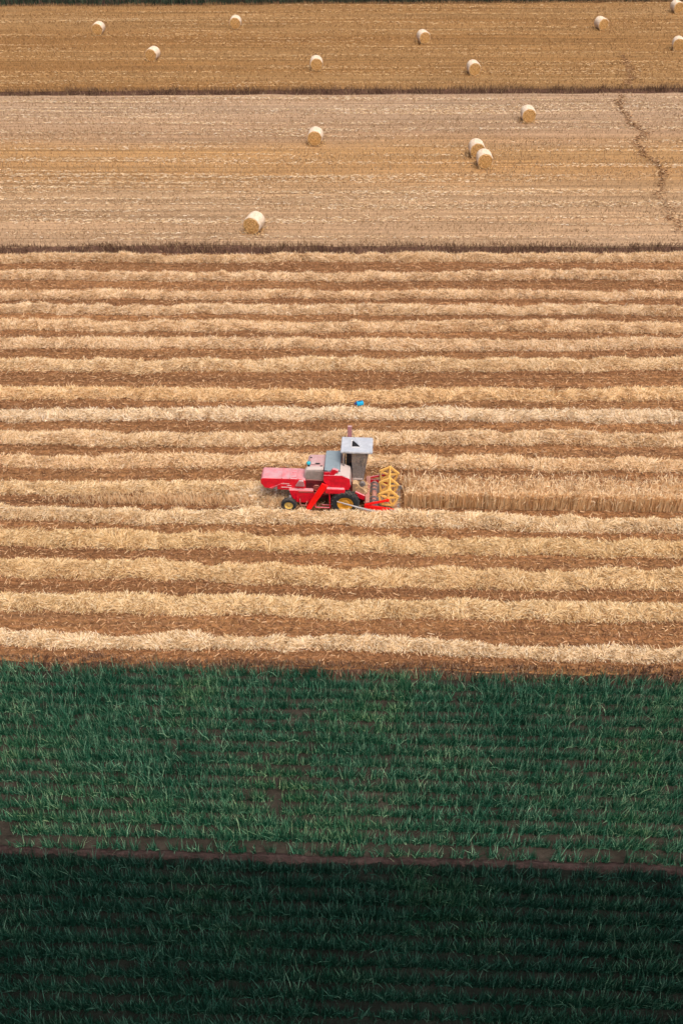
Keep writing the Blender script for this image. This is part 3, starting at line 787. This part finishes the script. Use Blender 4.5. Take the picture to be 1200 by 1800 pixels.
# grain tank
prof_t = [(3.10, 2.23), (3.97, 2.23), (4.33, 2.05), (4.38, 1.64), (4.29, 1.40), (3.68, 1.44), (3.30, 1.60), (3.10, 1.86)]
tank = prism('grain_tank', prof_t, 0.42, 1.16, M['red'], bevel=0.02)
prism('tank_rear', [(3.10, 2.22), (3.90, 2.22), (3.90, 1.5), (3.10, 1.5)], 1.165, 2.02, M['deck'], tank, 0.02)
prism('tank_side', prof_t, 0.15, 0.185, M['red'], tank, 0.008)
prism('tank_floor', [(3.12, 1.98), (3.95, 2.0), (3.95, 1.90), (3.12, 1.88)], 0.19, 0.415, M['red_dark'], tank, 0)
prism('tank_shoulder', [(3.60, 2.235), (3.98, 2.24), (4.335, 2.06), (4.39, 1.66), (4.36, 1.64), (4.30, 2.03), (3.96, 2.20), (3.60, 2.20)], 0.19, 1.14, M['dusty_light'], tank, 0.01)
cov = prism('tank_cover', [(3.10, 2.24), (3.12, 2.31), (3.84, 2.33), (3.87, 2.24)], 0.44, 2.05, M['grey_blue'], tank, 0.015)
box('cover_latch', 3.12, 3.26, 0.425, 0.45, 2.26, 2.30, M['black'], cov, 0.004)
prism('auger_guard', [(3.36, 2.18), (3.52, 2.50), (3.60, 2.52), (3.80, 2.42), (3.80, 2.36), (3.66, 2.30), (3.64, 2.18)], 0.24, 0.40, M['red'], tank, 0.012)
prism('fuel_tank', [(3.20, 1.22), (3.17, 1.30), (3.17, 1.46), (3.22, 1.53), (4.06, 1.53), (4.12, 1.46), (4.12, 1.30), (4.07, 1.22)], 0.02, 0.42, M['red'], bevel=0.05)

# unloading spout, on the outside
bm = bmesh.new()
add_loft(bm, [[(3.04, y, 1.84) if k == 0 else (3.33, y, 1.70) for k, y in ((0, 0.10), (1, 0.10))] + [(3.33, 0.0, 1.70), (3.04, 0.0, 1.84)],
              [(2.80, 0.12, 1.40), (3.06, 0.12, 1.26), (3.06, -0.06, 1.26), (2.80, -0.06, 1.40)],
              [(2.27, 0.10, 0.42), (2.49, 0.10, 0.31), (2.49, -0.08, 0.31), (2.27, -0.08, 0.42)],
              [(2.26, 0.08, 0.30), (2.38, 0.08, 0.25), (2.38, -0.06, 0.25), (2.26, -0.06, 0.30)]])
bm_obj('unloading_spout', bm, M['red_bright'], H, bevel=0.03)
tubes('ladder', [((3.38, 0.06, 1.24), (3.40, 0.06, 0.36)), ((2.70, 0.06, 0.36), (3.40, 0.06, 0.36)), ((2.70, 0.06, 0.36), (2.70, 0.2, 0.62)), ((2.98, 0.34, 0.30), (3.5, 0.34, 0.30))], 0.03, M['red'])

# cab
cab = prism('cab_floor', [(4.02, 1.40), (4.98, 1.40), (4.98, 1.50), (4.02, 1.50)], 0.95, 1.98, M['dusty_light'], bevel=0.01)
roof = prism('cab_roof', [(3.86, 3.08), (3.88, 3.15), (5.26, 3.15), (5.36, 3.12), (5.38, 3.06), (5.34, 3.03), (3.88, 3.03)], 0.84, 2.06, M['roof'], cab, 0.03)
# hatch frame with lid propped open
bm = bmesh.new()
for s in (((4.36, 1.18, 3.17), (4.76, 1.18, 3.17)), ((4.36, 1.18, 3.17), (4.36, 1.72, 3.17)), ((4.36, 1.72, 3.17), (4.76, 1.72, 3.17)), ((4.76, 1.18, 3.17), (4.76, 1.72, 3.17))):
    add_bar(bm, s[0], s[1], 0.035, 0.05)
bm_obj('hatch_frame', bm, M['white'], cab)
box('hatch_shade_sheet', 4.38, 4.74, 1.20, 1.70, 3.152, 3.158, M['black'], cab, 0)  # black sheet on the solid roof, standing in for shade inside the hatch
bm = bmesh.new()
a = [(4.40, 1.72, 3.20), (4.78, 1.20, 3.20), (4.78, 1.72, 3.22), (4.58, 1.80, 3.30)]
add_loft(bm, [[(4.42, 1.70, 3.20), (4.78, 1.18, 3.20), (4.80, 1.74, 3.26), (4.52, 1.80, 3.28)], [(4.42, 1.70, 3.215), (4.78, 1.18, 3.215), (4.80, 1.74, 3.275), (4.52, 1.80, 3.295)]])
bm_obj('roof_hatch', bm, M['roof'], cab)
def post(p, q, w=0.05):
    bm = bmesh.new(); add_bar(bm, p, q, w, w, (0, 1, 0)); bm_obj('cab_post', bm, M['post'], cab, bevel=0.005)
for y in (0.97, 1.95):
    post((4.94, y, 1.46), (5.16, y, 3.04)); post((4.06, y, 1.46), (3.95, y, 3.04)); post((4.44, y, 1.5), (4.40, y, 3.03), 0.03) if y < 1 else None
def pane(name, pts, n):
    bm = bmesh.new(); n = Vector(n) * 0.008
    add_loft(bm, [[Vector(p) - n for p in pts], [Vector(p) + n for p in pts]]); bm_obj(name, bm, M['glass'], cab)
pane('side_window', [(4.46, 0.965, 1.52), (4.90, 0.965, 1.52), (5.12, 0.965, 3.02), (4.42, 0.965, 3.02)], (0, 1, 0))
pane('side_window', [(4.10, 1.955, 1.52), (4.90, 1.955, 1.52), (5.12, 1.955, 3.02), (3.99, 1.955, 3.02)], (0, 1, 0))
pane('windscreen', [(4.955, 1.0, 1.52), (4.955, 1.92, 1.52), (5.165, 1.92, 3.02), (5.165, 1.0, 3.02)], (1, 0, -0.14))
box('back_wall', 4.0, 4.03, 1.0, 1.92, 1.52, 2.5, M['dusty_light'], cab, 0.005)
seat = box('seat', 4.2, 4.62, 1.28, 1.68, 1.78, 1.92, M['black'], cab, 0.04)
box('backrest', 4.12, 4.24, 1.28, 1.68, 1.92, 2.55, M['black'], cab, 0.04)
box('seat_base', 4.28, 4.55, 1.36, 1.6, 1.5, 1.78, M['post'], cab, 0.01)
bm = bmesh.new()
cc, rr_ = Vector((4.78, 1.46, 2.18)), 0.19
for k in range(20):
    f = lambda k: cc + Vector((math.cos(k*math.pi/10)*rr_*0.85, math.sin(k*math.pi/10)*rr_, math.cos(k*math.pi/10)*rr_*0.5))
    add_tube(bm, f(k), f(k+1), 0.016, n=6)
add_tube(bm, cc, (4.9, 1.46, 1.55), 0.03)
for k in (0, 7, 13): add_tube(bm, cc, f(k), 0.012, n=5)
bm_obj('steering_wheel', bm, M['black'], cab)
# stack behind the cab
bm = bmesh.new(); add_box(bm, 4.14, 4.34, 2.08, 2.2, 1.5, 3.72); 
st_ = bm_obj('exhaust_stack', bm, M['deck'], H, bevel=0.02)
tubes('stay_wire', [((4.0, 2.02, 3.12), (4.16, 2.1, 3.5)), ((4.32, 2.1, 3.5), (4.5, 2.02, 3.12))], 0.01, M['post'], st_, 5)

# wheels
def wheel(cx, R0, y0, y1, rim_r, rim_mat, lugs, flip):
    w = y1 - y0
    root = empty('wheel'); root.parent = H
    root.location = (cx, (y0 + y1) / 2, R0)
    bm = bmesh.new()
    hw = w / 2
    add_lathe_y(bm, [(rim_r, -hw*0.72), (rim_r*1.12, -hw*0.92), ((R0+rim_r)/2, -hw), (R0*0.93, -hw*0.93), (R0*0.985, -hw*0.7), (R0, 0), (R0*0.985, hw*0.7), (R0*0.93, hw*0.93), ((R0+rim_r)/2, hw), (rim_r*1.12, hw*0.92), (rim_r, hw*0.72)], 0, 0, 48)
    for k in range(lugs):
        for s in (-1, 1):
            a0 = 2*math.pi*(k + (0.5 if s > 0 else 0))/lugs; a1 = a0 + 0.30 * (18/lugs)
            p = Vector((math.cos(a0)*R0*0.97, s*hw*0.93, math.sin(a0)*R0*0.97)); q = Vector((math.cos(a1)*R0*1.0, s*0.02, math.sin(a1)*R0*1.0))
            add_bar(bm, p, q, 0.055*R0/0.66, 0.075*R0/0.66, ((p+q)/2).normalized())
    bm_obj('tyre', bm, M['tyre'], root, smooth=False)
    bm = bmesh.new()
    s = -1 if flip else 1
    rings = add_lathe_y(bm, [(rim_r*1.04, s*-hw*0.80), (rim_r*0.96, s*-hw*0.80), (rim_r*0.86, s*-hw*0.30), (rim_r*0.55, s*-hw*0.22), (rim_r*0.40, s*-hw*0.42), (rim_r*0.18, s*-hw*0.46), (0.01, s*-hw*0.46)], 0, 0, 32)
    add_lathe_y(bm, [(rim_r*1.04, s*-hw*0.80), (rim_r*1.04, s*hw*0.75), (0.01, s*hw*0.7)], 0, 0, 32)
    rim = bm_obj('rim', bm, rim_mat, root, smooth=False)
    bm = bmesh.new()
    for k in range(8):
        a = 2*math.pi*k/8
        p = Vector((math.cos(a)*rim_r*0.3, s*-hw*0.44, math.sin(a)*rim_r*0.3)); add_tube(bm, p, p + Vector((0, s*-0.03, 0)), rim_r*0.05, n=6)
    bm_obj('wheel_bolts', bm, M['post'], rim)['kind'] = 'stuff'
    return root
wheel(4.13, 0.66, -0.05, 0.32, 0.37, M['rim'], 18, False)
wheel(4.13, 0.66, 1.80, 2.17, 0.37, M['rim'], 18, True)
wheel(1.40, 0.36, 0.08, 0.32, 0.20, M['rim_pale'], 14, False)
wheel(1.40, 0.36, 1.80, 2.04, 0.20, M['rim_pale'], 14, True)
tubes('axle', [((4.13, 0.2, 0.66), (4.13, 1.9, 0.66))], 0.10, M['red_dark'], n=12)
tubes('axle', [((1.40, 0.2, 0.36), (1.40, 1.9, 0.36)), ((1.40, 1.06, 0.36), (1.40, 1.06, 0.95)), ((1.42, 0.30, 0.42), (1.46, 0.46, 0.72))], 0.06, M['steel'], n=10)

# feeder house between cab and header
fd = prism('feeder_house', [(4.35, 1.36), (4.62, 1.40), (5.16, 0.86), (5.16, 0.34), (4.35, 0.72)], 0.68, 1.44, M['straw_sheet'], bevel=0.015)
prism('feeder_side', [(4.55, 0.66), (5.05, 0.46), (5.08, 0.72), (4.60, 0.98)], 0.56, 0.675, M['red'], fd, 0.02)
bm = bmesh.new(); add_lathe_y(bm, [(0.02, 0.70), (0.11, 0.70), (0.15, 0.74), (0.15, 0.80), (0.10, 0.83), (0.02, 0.83)], 4.92, 1.32, 18)
bm_obj('drive_pulley', bm, M['post'], fd)

# header
hd = prism('header_back', [(5.06, 0.16), (5.08, 0.78), (5.28, 0.80), (5.28, 0.74), (5.14, 0.72), (5.14, 0.16)], 0.04, 2.14, M['red_dusty'], bevel=0.012)
prism('header_trough', [(5.145, 0.14), (5.145, 0.30), (5.30, 0.18), (5.80, 0.16), (6.62, 0.10), (6.62, 0.07), (5.30, 0.09)], 0.085, 2.095, M['red_dusty'], hd, 0.005)
bm = bmesh.new(); add_tube(bm, (5.50, 0.10, 0.42), (5.50, 2.08, 0.42), 0.13, n=16)
aug = bm_obj('header_auger', bm, M['red_dusty'], hd)
bm = bmesh.new()
for (ya, yb, sg) in ((0.12, 0.92, 1), (2.06, 1.26, -1)):
    N = 64
    prev = None
    for k in range(N + 1):
        a = sg * 2*math.pi*3*k/N; y = ya + (yb - ya)*k/N
        cur = (bm.verts.new((5.50 + 0.12*math.cos(a), y, 0.42 + 0.12*math.sin(a))), bm.verts.new((5.50 + 0.235*math.cos(a), y, 0.42 + 0.235*math.sin(a))))
        if prev: bm.faces.new((prev[0], prev[1], cur[1], cur[0]))
        prev = cur
fl = bm_obj('auger_flight', bm, M['steel'], aug)
sm = fl.modifiers.new('thick', 'SOLIDIFY'); sm.thickness = 0.012
side = [(5.04, 0.60), (5.60, 0.57), (6.38, 0.45), (6.84, 0.14), (6.74, 0.08), (5.06, 0.08)]
prism('end_panel', side, 0.02, 0.065, M['red_bright'], hd, 0.01)
prism('end_panel', side, 2.115, 2.16, M['red'], hd, 0.01)
for y in (0.04, 2.14):
    bm = bmesh.new()
    add_loft(bm, [[(6.25, y-0.07, 0.12), (6.25, y+0.07, 0.12), (6.25, y+0.05, 0.46), (6.25, y-0.05, 0.46)],
                  [(6.60, y-0.06, 0.06), (6.60, y+0.06, 0.06), (6.60, y+0.04, 0.34), (6.60, y-0.04, 0.34)],
                  [(7.02, y-0.012, 0.04), (7.02, y+0.012, 0.04), (7.02, y+0.008, 0.08), (7.02, y-0.008, 0.08)]])
    bm_obj('crop_divider', bm, M['steel'], hd, bevel=0.012)
bm = bmesh.new()
add_box(bm, 6.62, 6.69, 0.09, 2.09, 0.065, 0.10)
for k in range(27):
    y = 0.12 + k * 0.075
    add_loft(bm, [[(6.69, y-0.022, 0.07), (6.69, y+0.022, 0.07), (6.69, y+0.022, 0.095), (6.69, y-0.022, 0.095)], [(6.80, y-0.004, 0.07), (6.80, y+0.004, 0.07), (6.80, y+0.004, 0.08), (6.80, y-0.004, 0.08)]])
bm_obj('cutter_bar', bm, M['steel'], hd)
for (y, mt) in ((0.04, M['red_bright']), (2.14, M['red'])):
    bm = bmesh.new(); add_bar(bm, (5.06, y, 0.62), (6.16, y, 0.94), 0.07, 0.10)
    add_tube(bm, (6.16, y - 0.06, 0.94), (6.16, y + 0.06, 0.94), 0.07, n=14)
    bm_obj('reel_arm', bm, mt, hd, bevel=0.01)
bm = bmesh.new()
add_loft(bm, [[Vector((3.75, -0.22, 0.98)) + Vector((0, math.cos(k*math.pi/5)*r, math.sin(k*math.pi/5)*r)) for k in range(10)] for r in (0.028,)] +
             [[Vector((4.9, -0.20, 0.60)) + Vector((0, math.cos(k*math.pi/5)*0.05, math.sin(k*math.pi/5)*0.05)) for k in range(10)]] +
             [[Vector((5.95, -0.12, 0.26)) + Vector((0, math.cos(k*math.pi/5)*0.07, math.sin(k*math.pi/5)*0.07)) for k in range(10)]])
bm_obj('side_rod', bm, M['steel'], hd)

# reel
RX, RZ, RR = 6.17, 0.98, 0.485
bm = bmesh.new(); add_tube(bm, (RX, 0.08, RZ), (RX, 2.10, RZ), 0.035, n=10)
reel = bm_obj('reel', bm, M['reel'], H)
angs = [R(82 + 72*k) for k in range(5)]
for y in (0.17, 1.09, 2.01):
    bm = bmesh.new()
    pts = [Vector((RX + RR*math.cos(a), y, RZ + RR*math.sin(a))) for a in angs]
    for k in range(5):
        add_bar(bm, (RX, y, RZ), pts[k], 0.085, 0.08, (0, 1, 0))
        add_bar(bm, pts[k], pts[(k+1) % 5], 0.088, 0.085, (0, 1, 0))
    add_tube(bm, (RX, y-0.04, RZ), (RX, y+0.04, RZ), 0.065, n=12)
    bm_obj('reel_spider', bm, M['reel'], reel)
for k, a in enumerate(angs):
    bm = bmesh.new()
    p = Vector((RX + RR*math.cos(a), 0.10, RZ + RR*math.sin(a))); q = p + Vector((0, 1.98, 0))
    add_bar(bm, p, q, *((0.045, 0.05) if k == 0 else (0.018, 0.03)), (math.cos(a), 0, math.sin(a)))
    b_ = bm_obj('reel_bat', bm, M['reel'] if k == 0 else M['bat'], reel)
    bm = bmesh.new()
    for j in range(9):
        y = 0.30 + j * 0.19
        add_bar(bm, (p.x, y, p.z), (p.x - 0.03, y, p.z - 0.17), 0.008, 0.008, (0, 1, 0))
    bm_obj('reel_tines', bm, M['post'], b_)['kind'] = 'stuff'

# straw caught in the header and spilling at the rear
m = 900
p = np.stack([rng.uniform(5.2, 6.6, m), rng.uniform(0.12, 2.05, m), rng.uniform(0.16, 0.36, m)], 1)
m2 = 260
p2 = np.stack([rng.uniform(4.66, 5.12, m2), rng.uniform(0.72, 1.40, m2), np.zeros(m2)], 1); p2[:, 2] = 1.37 - (p2[:, 0] - 4.62) * 0.98 + 0.02
V_, F_ = join([blades(p, rand_dirs(m, -10, 35), rng.uniform(0.15, 0.45, m), rng.uniform(0.016, 0.03, m)), blades(p2, rand_dirs(m2, -45, 10), rng.uniform(0.1, 0.25, m2), rng.uniform(0.016, 0.03, m2))])
o = np_obj('caught_straw', V_, F_, M['straw'], H); o['kind'] = 'stuff'; o.color = (0.85, 0.72, 0.6, 1)
# straw thrown out under the hood
m = 6500
x = rng.normal(-3.9, 0.75, m); y = 39.55 + rng.normal(0, 0.42, m)
z = fz(x, y) + rng.uniform(0, 0.36, m) * np.exp(-((y - 39.6) / 0.5) ** 2) * np.exp(-((x + 3.9) / 1.0) ** 2)
o = np_obj('thrown_straw', *blades(np.stack([x, y, z], 1), rand_dirs(m, -15, 45), rng.uniform(0.15, 0.42, m), rng.uniform(0.018, 0.032, m)), M['straw'])
tag(o, 'loose straw dropping out under the harvester rear hood', 'straw', kind='stuff')

# ------------------------------------------------------------------ blue container left by the windrow
cn = empty('plastic_canister', (0.95, 47.62, 0.20), R(14))
tag(cn, 'small bright blue plastic canister lying beside a whitish windrow', 'canister')
bm = bmesh.new()
add_loft(bm, [[(x, y*s, z*s + 0.12) for y, z in ((-0.11,-0.10),(0.11,-0.10),(0.13,0),(0.10,0.11),(-0.10,0.11),(-0.13,0))] for x, s in ((-0.12, 0.8), (-0.08, 1.0), (0.22, 1.0), (0.26, 0.85))])
bm_obj('container_body', bm, M['blue'], cn, bevel=0.02)
bm = bmesh.new(); add_tube(bm, (-0.24, 0, 0.14), (-0.12, 0, 0.13), 0.06, 0.08, 12)
bm_obj('screw_cap', bm, M['navy'], cn)
bm = bmesh.new(); add_tube(bm, (-0.05, -0.03, 0.25), (0.0, -0.03, 0.29), 0.018); add_tube(bm, (0.0, -0.03, 0.29), (0.12, -0.03, 0.29), 0.018); add_tube(bm, (0.12, -0.03, 0.29), (0.17, -0.03, 0.24), 0.018)
bm_obj('carry_handle', bm, M['navy'], cn)
